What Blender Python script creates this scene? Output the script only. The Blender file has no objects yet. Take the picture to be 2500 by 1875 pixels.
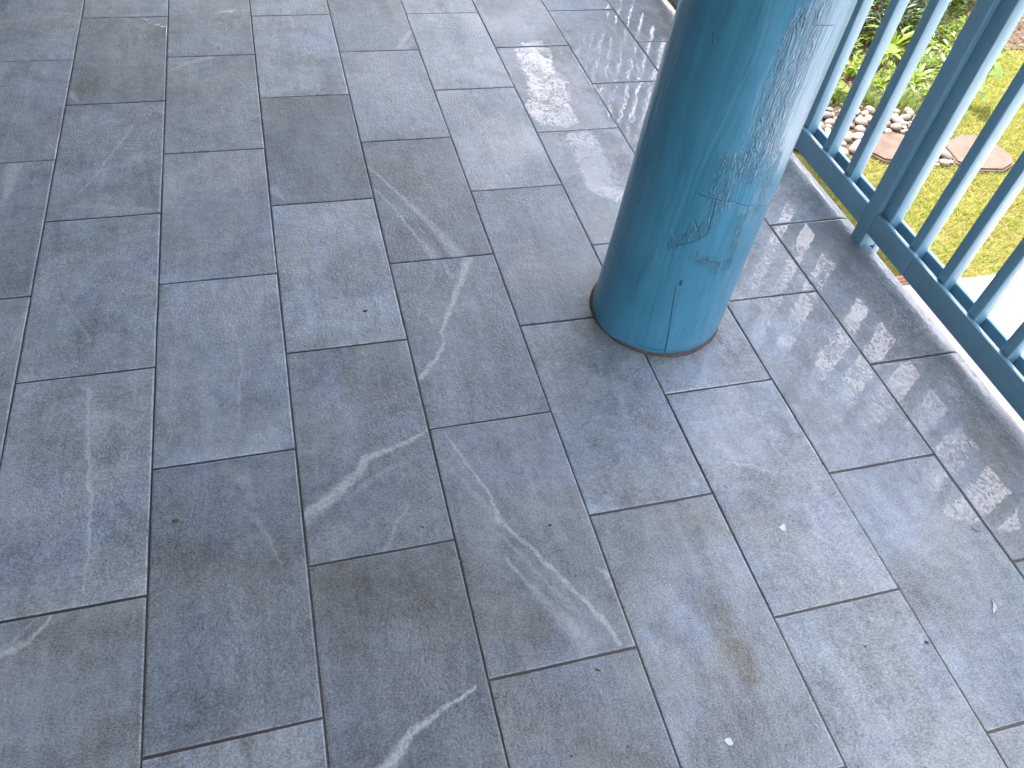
import bpy, bmesh, math, random
import numpy as np
from mathutils import Vector, Matrix

random.seed(7)
rng = np.random.default_rng(11)
sc = bpy.context.scene
col = sc.collection

# ------------------------------------------------------------------ camera
cam = bpy.data.cameras.new('camera')
camo = bpy.data.objects.new('camera', cam); col.objects.link(camo)
RM = Matrix(((0.96299517, 0.13132259, -0.23536072), (-0.25161205, 0.75103773, -0.61043731), (0.09660058, 0.64706777, 0.75628806)))
camo.matrix_world = Matrix.Translation((0.6843, -2.6105, 1.48524)) @ RM.to_4x4()
cam.sensor_width = 36.0; cam.lens = 1909.0 / 2500 * 36
cam.clip_start = 0.02; cam.clip_end = 500
sc.camera = camo

# ------------------------------------------------------------------ light
SUN = Vector((-0.28, 0.46, 0.84)).normalized()
w = bpy.data.worlds.new('World'); sc.world = w; w.use_nodes = True
wn = w.node_tree; wn.nodes.clear()
sky = wn.nodes.new('ShaderNodeTexSky'); sky.sky_type = 'NISHITA'; sky.sun_disc = False
sky.sun_elevation = math.asin(SUN.z); sky.sun_rotation = math.atan2(SUN.x, SUN.y)
sky.air_density = 1.0; sky.dust_density = 2.2; sky.ozone_density = 1.0
bgn = wn.nodes.new('ShaderNodeBackground'); bgn.inputs['Strength'].default_value = 0.15
outw = wn.nodes.new('ShaderNodeOutputWorld')
# broken bright cloud added over the sky, positioned to whiten fill light and reflections
tc = wn.nodes.new('ShaderNodeTexCoord'); mp = wn.nodes.new('ShaderNodeMapping'); mp.inputs[3].default_value = (1, 1, 2.2); mp.inputs[1].default_value = (3.5, 0, 0)
cn = wn.nodes.new('ShaderNodeTexNoise'); cn.inputs['Scale'].default_value = 2.6; cn.inputs['Detail'].default_value = 7; cn.inputs['Roughness'].default_value = .58
cr = wn.nodes.new('ShaderNodeMapRange'); cr.interpolation_type = 'SMOOTHSTEP'; cr.inputs[1].default_value = .41; cr.inputs[2].default_value = .58
cm = wn.nodes.new('ShaderNodeMix'); cm.data_type = 'RGBA'; cm.inputs[7].default_value = (9.6, 9.0, 9.4, 1)
wn.links.new(tc.outputs['Generated'], mp.inputs[0]); wn.links.new(mp.outputs[0], cn.inputs['Vector']); wn.links.new(cn.outputs['Fac'], cr.inputs[0])
wn.links.new(cr.outputs[0], cm.inputs[0]); wn.links.new(sky.outputs[0], cm.inputs[6])
wn.links.new(cm.outputs[2], bgn.inputs[0]); wn.links.new(bgn.outputs[0], outw.inputs[0])
sl = bpy.data.lights.new('sun', 'SUN'); sl.energy = 3.7; sl.angle = math.radians(0.5); sl.color = (1.0, 0.94, 0.84)
so = bpy.data.objects.new('sun', sl); col.objects.link(so)
so.rotation_euler = SUN.to_track_quat('Z', 'Y').to_euler()
vs = sc.view_settings
vs.view_transform = 'Standard'; vs.look = 'None'; vs.gamma = 1.0; vs.use_curve_mapping = False
vs.exposure = 2.13
sc.render.engine = 'CYCLES'
sc.cycles.max_bounces = 6; sc.cycles.diffuse_bounces = 4; sc.cycles.glossy_bounces = 3

# ------------------------------------------------------------------ node helper
class NT:
    def __init__(s, tree): s.t = tree
    def n(s, typ, **kw):
        nd = s.t.nodes.new(typ)
        ins = kw.pop('ins', {})
        for k, v in kw.items(): setattr(nd, k, v)
        for k, v in ins.items(): s.put(nd.inputs[k], v)
        return nd
    def put(s, sock, v):
        if isinstance(v, bpy.types.NodeSocket): s.t.links.new(v, sock)
        elif isinstance(v, bpy.types.Node): s.t.links.new(v.outputs[0], sock)
        else: sock.default_value = v
    def m(s, op, a, b=None, c=None, clamp=False):
        nd = s.t.nodes.new('ShaderNodeMath'); nd.operation = op; nd.use_clamp = clamp
        for i, v in enumerate((a, b, c)):
            if v is not None: s.put(nd.inputs[i], v)
        return nd.outputs[0]
    def vm(s, op, a, b=None, c=None, scale=None, out=0):
        nd = s.t.nodes.new('ShaderNodeVectorMath'); nd.operation = op
        for i, v in enumerate((a, b, c)):
            if v is not None: s.put(nd.inputs[i], v)
        if scale is not None: s.put(nd.inputs['Scale'], scale)
        return nd.outputs[out]
    def noise(s, vec, scale, detail=4, rough=0.55, dist=0.0, out='Fac'):
        nd = s.t.nodes.new('ShaderNodeTexNoise')
        s.put(nd.inputs['Vector'], vec)
        for k, v in (('Scale', scale), ('Detail', detail), ('Roughness', rough), ('Distortion', dist)): s.put(nd.inputs[k], v)
        return nd.outputs[out]
    def mr(s, v, a, b, c=0.0, d=1.0, smooth=False):
        nd = s.t.nodes.new('ShaderNodeMapRange')
        if smooth: nd.interpolation_type = 'SMOOTHSTEP'
        for i, x in enumerate((v, a, b, c, d)): s.put(nd.inputs[i], x)
        return nd.outputs[0]
    def mix(s, f, a, b, blend='MIX'):
        nd = s.t.nodes.new('ShaderNodeMix'); nd.data_type = 'RGBA'; nd.blend_type = blend
        s.put(nd.inputs[0], f); s.put(nd.inputs[6], a); s.put(nd.inputs[7], b)
        return nd.outputs[2]
    def map(s, vec, loc=(0, 0, 0), rot=(0, 0, 0), scale=(1, 1, 1)):
        nd = s.t.nodes.new('ShaderNodeMapping'); s.put(nd.inputs[0], vec)
        nd.inputs[1].default_value = loc; nd.inputs[2].default_value = rot; nd.inputs[3].default_value = scale
        return nd.outputs[0]
    def seg(s, vec, A, B, w0, w1, soft=0.5):
        """1 inside a tapering strip from A to B, 0 outside"""
        A = Vector(A); B = Vector(B); ba = B - A; L2 = max(ba.dot(ba), 1e-9)
        pa = s.vm('SUBTRACT', vec, tuple(A))
        h = s.m('MULTIPLY', s.vm('DOT_PRODUCT', pa, tuple(ba), out=1), 1.0 / L2, clamp=True)
        q = s.vm('SCALE', tuple(ba), scale=h)
        d = s.vm('DISTANCE', pa, q, out=1)
        wd = s.m('MULTIPLY_ADD', h, w1 - w0, w0)
        return s.mr(s.m('DIVIDE', d, wd), 1.0, soft, 0.0, 1.0, smooth=True)

def new_mat(name):
    m = bpy.data.materials.new(name); m.use_nodes = True
    t = NT(m.node_tree); b = m.node_tree.nodes['Principled BSDF']
    return m, t, b

def rgb(*c): return (c[0], c[1], c[2], 1.0)

# ------------------------------------------------------------------ tile material
VE = {"V1":[[1.138,-0.924],[1.125,-0.974],[1.097,-1.02],[1.059,-1.101],[1.033,-1.152],[1.008,-1.202],[1.008,-1.248],[0.984,-1.284],[0.952,-1.322],[0.926,-1.352]],"V1b":[[1.04,-0.927],[1.025,-0.993],[0.983,-1.064],[0.96,-1.135]],"V1c":[[1.07,-0.938],[1.075,-0.98],[1.084,-1.005]],"V2":[[0.912,-1.512],[0.891,-1.525],[0.859,-1.538],[0.813,-1.552],[0.76,-1.571],[0.737,-1.606],[0.722,-1.616],[0.687,-1.647],[0.618,-1.7]],"V2b":[[0.884,-1.586],[0.812,-1.603],[0.754,-1.635],[0.706,-1.667]],"V2c":[[0.833,-1.711],[0.803,-1.749],[0.767,-1.807]],"V3":[[0.951,-1.529],[0.964,-1.574],[0.98,-1.622],[0.999,-1.67],[1.016,-1.72],[1.018,-1.785],[1.041,-1.821],[1.069,-1.862],[1.096,-1.913],[1.123,-1.962],[1.149,-2.011],[1.172,-2.054],[1.188,-2.104]],"V3b":[[0.922,-1.598],[0.96,-1.662],[1.0,-1.742],[1.025,-1.798]],"V3c":[[1.012,-1.877],[1.038,-1.937],[1.064,-1.989],[1.094,-2.033],[1.125,-2.093]],"V3d":[[0.994,-1.796],[1.049,-1.884],[1.084,-1.954],[1.13,-2.027]],"V3e":[[1.195,-1.937],[1.213,-1.956],[1.219,-1.979]],"V4":[[0.888,-2.122],[0.861,-2.137],[0.82,-2.148],[0.793,-2.165],[0.756,-2.179],[0.742,-2.192],[0.724,-2.215],[0.696,-2.235]],"V5":[[0.922,-0.452],[0.949,-0.507],[0.983,-0.577],[1.046,-0.72],[1.079,-0.8],[1.117,-0.914]],"V5b":[[0.917,-0.561],[0.962,-0.647],[0.993,-0.752],[1.03,-0.859],[1.048,-0.911]],"V6":[[0.214,-0.135],[0.169,-0.256],[0.134,-0.354],[0.112,-0.417],[0.071,-0.497]],"V6b":[[0.132,-0.387],[0.218,-0.553]],"V7":[[0.161,-1.252],[0.171,-1.438],[0.182,-1.524],[0.189,-1.581],[0.189,-1.633],[0.192,-1.674],[0.189,-1.738],[0.188,-1.785]],"V8":[[0.137,-1.814],[0.123,-1.836],[0.105,-1.863],[0.082,-1.867],[0.047,-1.877]],"V8b":[[0.105,-1.819],[0.092,-1.845],[0.07,-1.859],[0.041,-1.87]],"V9":[[0.029,-0.863],[0.057,-0.916],[0.093,-0.986],[0.13,-1.048],[0.152,-1.096]],"V10":[[0.438,-0.943],[0.46,-1.038],[0.496,-1.13],[0.503,-1.25],[0.496,-1.301],[0.491,-1.383],[0.489,-1.43]],"V11":[[0.312,0.2],[0.372,0.251],[0.453,0.289]],"V12":[[1.145,0.32],[1.173,0.375],[1.218,0.457]],"V12b":[[1.169,0.318],[1.211,0.379]],"V13":[[1.637,-2.168],[1.632,-2.222],[1.639,-2.266],[1.639,-2.313],[1.643,-2.363],[1.652,-2.403],[1.652,-2.446]],"V14":[[0.478,-0.294],[0.542,-0.242],[0.612,-0.145]],"V14b":[[0.561,-0.262],[0.6,-0.275]],"V15":[[0.509,-1.671],[0.538,-1.726],[0.556,-1.793]],"V15b":[[0.462,-1.536],[0.494,-1.576],[0.513,-1.653]],"V17":[[-0.111,-0.327],[-0.113,-0.406],[-0.112,-0.482]],"V18":[[0.005,0.077],[0.039,0.015]],"V19":[[0.623,-0.534],[0.651,-0.592]],"V20":[[0.075,-0.543],[0.301,-0.594]],"V21":[[0.397,-0.333],[0.378,-0.504],[0.335,-0.613],[0.325,-0.788]],"V22":[[0.315,-1.865],[0.368,-1.867],[0.42,-1.868]],"V23":[[0.643,-0.705],[0.69,-0.682],[0.736,-0.627]],"V24":[[0.653,0.209],[0.648,0.314]]}
# vein: widths at start / middle / end (m), strength
VW = {'V1': (.022, .006, .010, 1.0), 'V1b': (.010, .008, .012, .35), 'V1c': (.008, .01, .003, .4), 'V2': (.006, .014, .024, .95), 'V2b': (.004, .010, .016, .3),
      'V2c': (.006, .007, .010, .45), 'V3': (.004, .007, .008, .8), 'V3b': (.004, .010, .016, .4), 'V3c': (.006, .014, .045, .5), 'V3d': (.003, .009, .012, .35),
      'V3e': (.004, .012, .014, .8), 'V4': (.004, .010, .020, 1.0), 'V5': (.008, .008, .035, .65), 'V5b': (.006, .008, .026, .6), 'V6': (.006, .003, .003, .7),
      'V6b': (.002, .002, .003, .5), 'V7': (.006, .006, .003, .65), 'V8': (.004, .008, .014, .8), 'V8b': (.002, .005, .012, .5), 'V9': (.002, .003, .005, .5),
      'V10': (.004, .005, .004, .45), 'V11': (.005, .012, .020, .6), 'V12': (.016, .018, .010, .9), 'V12b': (.03, .03, .02, .5), 'V13': (.005, .003, .003, .4),
      'V14': (.004, .005, .006, .4), 'V14b': (.004, .018, .02, .6), 'V15': (.012, .01, .004, .4), 'V15b': (.03, .03, .01, .3), 'V17': (.03, .03, .008, .7),
      'V18': (.03, .02, .004, .6), 'V19': (.03, .02, .004, .6), 'V20': (.012, .022, .024, .45), 'V21': (.008, .016, .02, -.5), 'V22': (.002, .002, .002, .4),
      'V23': (.004, .003, .003, .5), 'V24': (.03, .035, .02, .35)}

# permanently wet film: capsules (x0,y0,x1,y1,r)
FILM = [(2.25, 0.9, 2.25, -1.60, .22), (2.21, -1.65, 2.16, -1.92, .15), (1.96, -.95, 1.93, -1.66, .19), (1.66, -1.42, 1.69, -1.66, .16), (1.92, 0.3, 1.95, -.3, .17), (1.62, -.2, 1.70, .25, .11), (1.70, -.62, 1.72, -.4, .12), (.20, .57, .27, .50, .07), (.50, .56, .56, .62, .06)]

def tile_mat(name, veins=(), streak=0.0):
    m, t, b = new_mat(name)
    geo = t.n('ShaderNodeNewGeometry'); P = geo.outputs['Position']
    oi = t.n('ShaderNodeObjectInfo')
    off = t.vm('SCALE', (37.0, 23.0, 11.0), scale=oi.outputs['Random'])
    Q = t.vm('ADD', P, off)
    # stone clouding
    big = t.noise(Q, 5.5, 5, .6, .6)
    mid = t.noise(Q, 38, 4, .74, .4)
    fin = t.noise(t.map(Q, scale=(1, 1.5, 1)), 210, 2, .75)
    st = t.noise(t.map(Q, rot=(0, 0, .9), scale=(22, 3.2, 1)), 1.0, 5, .65, .8)
    hue = t.noise(t.vm('ADD', Q, (9.0, 3.0, 1.0)), 4.2, 3, .6)
    f = t.m('ADD', t.mr(big, .30, .70, -.25, .25), t.mr(mid, .3, .7, -.17, .17))
    f = t.m('ADD', f, t.mr(fin, .36, .64, -.30, .30))
    f = t.m('ADD', f, t.mr(st, .35, .7, -.13, .14 + streak))
    # pale mineral clouds
    cl = t.mr(t.noise(t.vm('ADD', Q, (2.0, 5.0, 0.0)), 9.0, 6, .62, 1.4), .56, .66, 0, 1, True)
    f = t.m('ADD', f, t.m('MULTIPLY', cl, .13))
    f = t.m('ADD', f, 1.0)
    c = t.mix(t.mr(hue, .35, .65), rgb(.97, 1.0, 1.03), rgb(1.03, 1.0, .97))
    base = t.vm('MULTIPLY', oi.outputs['Color'], c)
    base = t.vm('SCALE', base, scale=f)
    # brownish dirt stains
    di = t.mr(t.noise(t.vm('ADD', P, (4.0, 1.0, 0.0)), 5.0, 5, .6), .60, .78, 0, .5, True)
    base = t.mix(di, base, t.vm('MULTIPLY', base, (.88, .76, .62)))
    # bluish mineral bloom, drifting over the joints
    bl_ = t.mr(t.noise(t.vm('ADD', P, (7.0, 2.0, 3.0)), 3.6, 6, .66, .8), .50, .60, 0, 1, True)
    base = t.mix(t.m('MULTIPLY', bl_, .5), base, t.vm('MULTIPLY', base, (1.0, 1.04, 1.22)))
    # dirt left where the floor has dried
    wd_ = t.vm('ADD', t.vm('MULTIPLY', P, (1, 1, 0)), t.vm('SCALE', t.vm('SUBTRACT', t.noise(P, 12, 4, .65, out='Color'), (.5, .5, .5)), scale=.14))
    stn = None
    for x0, y0, x1, y1, r_, k_ in ((1.40, -2.06, 1.42, -2.22, .06, .9), (.70, -1.86, .86, -1.93, .12, .5), (1.34, -1.82, 1.50, -1.88, .07, .5), (1.60, -1.88, 1.56, -1.95, .06, .35), (.95, -2.0, 1.02, -2.04, .09, .5), (.38, -1.75, .55, -1.85, .12, .4), (1.52, -2.44, 1.50, -2.5, .07, .5), (1.02, -2.22, 1.15, -2.35, .10, .4), (2.28, -1.80, 2.22, -1.98, .05, .6), (2.3, -1.0, 2.3, -1.5, .05, .35)):
        sg = t.m('MULTIPLY', t.seg(wd_, (x0, y0, 0), (x1, y1, 0), r_, r_, 0.0), k_)
        stn = sg if stn is None else t.m('MAXIMUM', stn, sg)
    dc = t.vm('DISTANCE', wd_, (1.614, -1.212, 0), out=1)
    stn = t.m('MAXIMUM', stn, t.mr(dc, .235, .175, 0, .75, True))
    stn = t.m('MULTIPLY', stn, t.mr(t.noise(P, 70, 4, .7), .3, .6, .3, 1.0))
    base = t.mix(stn, base, t.vm('MULTIPLY', base, (.74, .62, .48)))
    dry = t.mr(t.n('ShaderNodeSeparateXYZ', ins={0: wd_}).outputs['Y'], -1.69, -1.76, 0, 1, True)
    base = t.mix(t.m('MULTIPLY', dry, .8), base, t.vm('MULTIPLY', base, (1.0, .965, .91)))
    # worn pale arrises
    ed = t.n('ShaderNodeAttribute', attribute_name='arris').outputs['Fac']
    base = t.vm('SCALE', base, scale=t.m('MULTIPLY_ADD', t.m('MULTIPLY', ed, t.mr(t.noise(P, 35, 3, .6), .35, .6, .1, 1.0)), .55, 1.0))
    # tiny dark specks
    sp = t.n('ShaderNodeTexVoronoi', ins={'Vector': P, 'Scale': 42.0, 'Randomness': 1.0})
    rr = t.noise(P, 19, 2, .5)
    spm = t.mr(t.m('ADD', sp.outputs['Distance'], t.m('MULTIPLY', rr, .22)), .165, .14, 0, .8)
    base = t.mix(spm, base, rgb(.03, .035, .03))
    # veins
    if veins:
        warp = t.vm('SUBTRACT', t.noise(P, 26, 6, .72, out='Color'), (.5, .5, .5))
        warp2 = t.vm('SUBTRACT', t.noise(P, 120, 3, .7, out='Color'), (.5, .5, .5))
        Pw = t.vm('ADD', P, t.vm('SCALE', warp, scale=.030)); Pw = t.vm('ADD', Pw, t.vm('SCALE', warp2, scale=.006))
        Pw = t.vm('MULTIPLY', Pw, (1, 1, 0))
        tex = t.mr(t.noise(P, 55, 5, .7, 1.2), .36, .56, .35, 1.0, True)
        tot = None; neg = None
        for v in veins:
            pts = VE[v]; a0, a1, a2, s_ = VW[v]; n = len(pts) - 1; mk = None
            wid = lambda u: (a0 + (a1 - a0) * u * 2) if u < .5 else (a1 + (a2 - a1) * (u - .5) * 2)
            for i in range(n):
                sg = t.seg(Pw, (pts[i][0], pts[i][1], 0), (pts[i + 1][0], pts[i + 1][1], 0), wid(i / n), wid((i + 1) / n), .25 if s_ > .6 else 0.0)
                mk = sg if mk is None else t.m('MAXIMUM', mk, sg)
            mk = t.m('MULTIPLY', mk, abs(s_))
            if s_ < 0: neg = mk
            else: tot = mk if tot is None else t.m('MAXIMUM', tot, mk)
        if tot is not None:
            base = t.mix(t.m('MULTIPLY', t.m('MULTIPLY', tot, tex), .72), base, rgb(.50, .56, .58))
        if neg is not None:
            base = t.mix(t.m('MULTIPLY', neg, .5), base, t.vm('SCALE', base, scale=.72))
    # ---- relief: cleft slate
    warpb = t.vm('ADD', Q, t.vm('SCALE', t.noise(Q, 14, 3, .6, out='Color'), scale=.05))
    rid = t.noise(t.map(warpb, rot=(0, 0, -.5), scale=(1.5, 1, 1)), 98, 4, .60)
    zone = t.mr(t.noise(P, 2.6, 2, .5), .38, .62, .45, 1.1, True)
    h = t.m('MULTIPLY_ADD', t.m('SUBTRACT', rid, .5), zone, .5)
    grain = t.noise(Q, 420, 2, .7)
    und = t.noise(Q, 7, 2, .5)
    # ---- wetness
    wx = t.vm('ADD', t.vm('MULTIPLY', P, (1, 1, 0)), t.vm('SCALE', t.vm('SUBTRACT', t.noise(P, 9, 4, .6, out='Color'), (.5, .5, .5)), scale=.16))
    film = None
    for x0, y0, x1, y1, r in FILM:
        sg = t.seg(wx, (x0, y0, 0), (x1, y1, 0), r, r, .7)
        film = sg if film is None else t.m('MAXIMUM', film, sg)
    # general dampness: everything beyond y=-1.7, soft and patchy
    sep = t.n('ShaderNodeSeparateXYZ', ins={0: wx})
    damp = t.mr(sep.outputs['Y'], -1.80, -1.68, 0, 1, True)
    dx = t.mr(sep.outputs['X'], .2, 1.6, .45, 1.0)
    dn = t.mr(t.noise(P, 3.3, 4, .6), .35, .6, .55, 1.0, True)
    damp = t.m('MULTIPLY', t.m('MULTIPLY', damp, dx), dn)
    # water level fills the relief
    lv = t.m('MULTIPLY_ADD', t.m('SUBTRACT', t.noise(t.vm('ADD', P, (3.0, 8.0, 0.0)), 7, 3, .6), .5), .50, .545)
    level = t.mr(film, 0, 1, .12, lv)
    filled = t.m('SMOOTH_MAX', h, level, .06)
    under = t.mr(t.m('SUBTRACT', level, h), -.04, .03, 0, 1)
    edge_dry = t.m('SUBTRACT', 1.0, t.m('MULTIPLY', under, .97))
    height = t.m('ADD', t.m('MULTIPLY', filled, .0027), t.m('MULTIPLY', t.m('MULTIPLY', grain, edge_dry), .00011))
    height = t.m('ADD', height, t.m('ADD', t.m('MULTIPLY', und, .0016), t.m('MULTIPLY', t.noise(P, 24, 2, .5, .8), .00030)))
    bmp = t.n('ShaderNodeBump', ins={'Strength': 1.0, 'Distance': 1.0, 'Height': height})
    # damp stone is a little darker
    base = t.vm('SCALE', base, scale=t.m('MULTIPLY', t.mr(damp, 0, 1, 1.0, .90), t.mr(under, 0, 1, 1.0, .84)))
    t.put(b.inputs['Base Color'], base)
    t.put(b.inputs['Roughness'], t.mr(damp, 0, 1, .55, .42))
    b.inputs['Specular IOR Level'].default_value = .45
    coat = t.m('MAXIMUM', t.m('MULTIPLY', damp, .50), under)
    t.put(b.inputs['Coat Weight'], t.m('MAXIMUM', coat, .10))
    t.put(b.inputs['Coat Roughness'], t.mr(under, 0, 1, .24, .03))
    b.inputs['Coat IOR'].default_value = 1.5
    t.put(b.inputs['Normal'], bmp); t.put(b.inputs['Coat Normal'], bmp)
    return m

# ------------------------------------------------------------------ other materials
def grout_mat():
    m, t, b = new_mat('grout')
    P = t.n('ShaderNodeNewGeometry').outputs['Position']
    n1 = t.noise(P, 9, 4, .6); n2 = t.noise(P, 260, 3, .7)
    sep = t.n('ShaderNodeSeparateXYZ', ins={0: P})
    br = t.m('MULTIPLY', t.mr(sep.outputs['Y'], -1.6, -2.0, 0, 1, True), t.mr(sep.outputs['X'], .2, 1.4, .3, 1))
    c = t.mix(t.mr(n1, .3, .7), rgb(.030, .034, .040), rgb(.055, .058, .062))
    c = t.mix(br, c, rgb(.105, .093, .086))
    c = t.vm('SCALE', c, scale=t.mr(n2, .3, .7, .7, 1.3))
    t.put(b.inputs['Base Color'], c); b.inputs['Roughness'].default_value = .7
    t.put(b.inputs['Normal'], t.n('ShaderNodeBump', ins={'Distance': .0008, 'Height': n2}))
    return m

def paint_mat(name, colr, rough=.28, grain=(60, 60, 3), gd=.0012, coat=.6, dirt=.25, cr=.12):
    m, t, b = new_mat(name)
    P = t.n('ShaderNodeNewGeometry').outputs['Position']
    oi = t.n('ShaderNodeObjectInfo'); Q = t.vm('ADD', P, t.vm('SCALE', (5.0, 7.0, 3.0), scale=oi.outputs['Random']))
    g = t.noise(t.map(Q, scale=grain), 1.0, 5, .6, .3)
    g2 = t.noise(Q, 25, 3, .5)
    f = t.noise(Q, 6, 4, .6)
    c = t.mix(t.mr(f, .35, .65), rgb(*colr), rgb(*[x * .88 for x in colr]))
    gr = t.mr(t.noise(Q, 60, 5, .7), .62, .72, 0, dirt)
    c = t.mix(gr, c, rgb(colr[0] * .6 + .02, colr[1] * .6, colr[2] * .55))
    t.put(b.inputs['Base Color'], c)
    t.put(b.inputs['Roughness'], t.mr(g2, .3, .7, rough, rough + .12))
    b.inputs['Coat Weight'].default_value = coat; b.inputs['Coat Roughness'].default_value = cr; b.inputs['Coat IOR'].default_value = 1.55
    h = t.m('ADD', t.m('MULTIPLY', g, gd), t.m('MULTIPLY', g2, gd * .8))
    bp = t.n('ShaderNodeBump', ins={'Strength': 1.0, 'Distance': 1.0, 'Height': h})
    t.put(b.inputs['Normal'], bp); t.put(b.inputs['Coat Normal'], bp)
    return m

def log_mat():
    """thick gloss paint over an adzed log; uv = (angle, height)"""
    m, t, b = new_mat('log_paint')
    uv = t.n('ShaderNodeUVMap', uv_map='cyl').outputs[0]
    sx = t.n('ShaderNodeSeparateXYZ', ins={0: uv})
    # metric coordinates on the surface
    W = t.n('ShaderNodeCombineXYZ', ins={0: t.m('MULTIPLY', sx.outputs[0], .177), 1: sx.outputs[1]}).outputs[0]
    wv = t.vm('SUBTRACT', t.noise(W, 16, 3, .6, out='Color'), (.5, .5, .5))
    Wd = t.vm('ADD', W, t.vm('MULTIPLY', wv, (.010, .02, 0)))
    def S(a, c_, w0, w1=None, soft=.3, vec=None):
        return t.seg(vec if vec is not None else Wd, (a[0] * .177, a[1], 0), (c_[0] * .177, c_[1], 0), w0, w1 if w1 is not None else w0, soft)
    def mx(L):
        r = L[0]
        for x in L[1:]: r = t.m('MAXIMUM', r, x)
        return r
    # wrinkled bands
    rip = mx([S((-1.72, .90), (-1.66, .62), .030, .045, 0), S((-1.60, .75), (-1.50, .55), .040, .035, 0), S((-1.75, .60), (-1.85, .48), .05, .04, 0), S((-1.9, .42), (-2.25, .36), .035, .03, 0),
              S((-1.85, .34), (-1.45, .30), .03, .03, 0), t.m('MULTIPLY', S((-1.2, .2), (-.9, .12), .03, .05, 0), .35), t.m('MULTIPLY', S((-1.62, .26), (-1.5, .08), .03, .03, 0), .3), S((-1.4, .45), (-1.3, .3), .03, .03, 0), S((-1.52, .98), (-1.42, .62), .034, .05, 0), S((-1.25, .62), (-1.1, .45), .03, .03, 0), S((-1.95, .60), (-1.98, .50), .03, .02, 0)])
    rn = t.noise(t.map(Wd, rot=(0, 0, .10), scale=(95, 15, 1)), 1.0, 3, .55, 1.2)
    rn = t.mr(t.m('ABSOLUTE', t.m('SUBTRACT', rn, .5)), 0, .16, 0, 1, True)
    ripple = t.m('MULTIPLY', t.m('MULTIPLY', rn, rip), .0038)
    # fine vertical fibre everywhere, stronger on the right
    fib = t.noise(t.map(W, scale=(240, 9, 1)), 1.0, 4, .6)
    fibm = t.mr(sx.outputs[0], -2.1, -1.2, .12, 1.0, True)
    fibre = t.m('MULTIPLY', t.m('MULTIPLY', fib, fibm), .0012)
    # broad facets and brush drag
    fac = t.noise(t.map(W, scale=(14, 2.2, 1)), 1.0, 3, .5, .4)
    drag = t.noise(t.map(W, scale=(120, 3, 1)), 1.0, 2, .5)
    h = t.m('ADD', t.m('ADD', ripple, fibre), t.m('ADD', t.m('MULTIPLY', fac, .011), t.m('MULTIPLY', drag, .0007)))
    # cracks and nicks
    ck = mx([S((-2.002, .24), (-1.957, .182), .0006, .0012, 0, W), S((-1.957, .182), (-1.875, .098), .0012, .0015, 0, W), S((-1.875, .098), (-1.803, .0), .0016, .0018, 0, W),
             S((-1.382, .95), (-1.342, .854), .0014, .0014, 0, Wd), S((-1.342, .854), (-1.302, .778), .0014, .0005, 0, Wd), S((-1.382, .95), (-1.40, 1.1), .0014, .0014, 0, Wd),
             S((-1.665, .893), (-1.655, .878), .004, .0025, 0, W), S((-2.634, .835), (-2.62, .825), .0012, .0012, 0, W), S((-2.606, .819), (-2.60, .816), .0022, .0022, 0, W),
             S((-1.965, .262), (-1.962, .25), .004, .006, 0, W), S((-1.349, .40), (-1.35, .388), .004, .004, 0, W), S((-.85, .125), (-.83, .10), .002, .002, 0, W), S((-.80, .09), (-.79, .07), .002, .002, 0, W),
             S((-2.93, .417), (-2.925, .412), .002, .002, 0, W), S((-2.75, .13), (-2.74, .127), .0015, .0015, 0, W)])
    # adze scars: stepped lips
    sc_ = mx([S((-2.153, .505), (-1.906, .498), .0016, .003, 0), S((-1.906, .498), (-1.654, .492), .003, .0025, 0), S((-1.654, .492), (-.695, .437), .0022, .0015, 0),
              S((-1.909, .492), (-1.846, .401), .0035, .0035, 0), S((-1.846, .401), (-1.991, .381), .0035, .002, 0), S((-1.991, .381), (-2.2, .36), .002, .002, 0), S((-2.089, .437), (-1.982, .41), .0025, .0025, 0),
              S((-1.703, .323), (-1.319, .308), .0025, .0015, 0), S((-1.75, .35), (-1.703, .323), .001, .0025, 0), S((-1.53, .883), (-1.17, .8755), .0010, .0010, 0, W),
              S((-2.2, .02), (-1.2, .018), .0012, .0012, 0), S((-1.45, .72), (-1.35, .60), .003, .002, 0)])
    step = t.mr(sx.outputs[1], .497, .49, .0, .0)
    h = t.m('SUBTRACT', h, t.m('MULTIPLY', ck, .0035)); h = t.m('SUBTRACT', h, t.m('MULTIPLY', sc_, .0030))
    bp = t.n('ShaderNodeBump', ins={'Strength': 1.0, 'Distance': 1.0, 'Height': h})
    f = t.noise(W, 5, 4, .6)
    c = t.mix(t.mr(f, .35, .65), rgb(.036, .190, .300), rgb(.052, .225, .345))
    # thin worn paint shows paler in rubbed patches
    worn = t.m('MULTIPLY', t.mr(t.noise(t.map(W, scale=(1, .5, 1)), 45, 5, .7), .62, .8, 0, .25), t.mr(sx.outputs[0], -1.7, -1.0, 0, 1))
    c = t.mix(worn, c, rgb(.30, .40, .44))
    c = t.mix(t.m('MULTIPLY', ck, .85), c, rgb(.012, .02, .025))
    c = t.mix(t.m('MULTIPLY', sc_, .22), c, rgb(.02, .07, .11))
    t.put(b.inputs['Base Color'], c)
    t.put(b.inputs['Roughness'], t.mr(f, .3, .7, .30, .42))
    b.inputs['Coat Weight'].default_value = .5; b.inputs['Coat Roughness'].default_value = .15
    b.inputs['Specular IOR Level'].default_value = .35
    t.put(b.inputs['Normal'], bp); t.put(b.inputs['Coat Normal'], bp)
    return m

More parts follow.
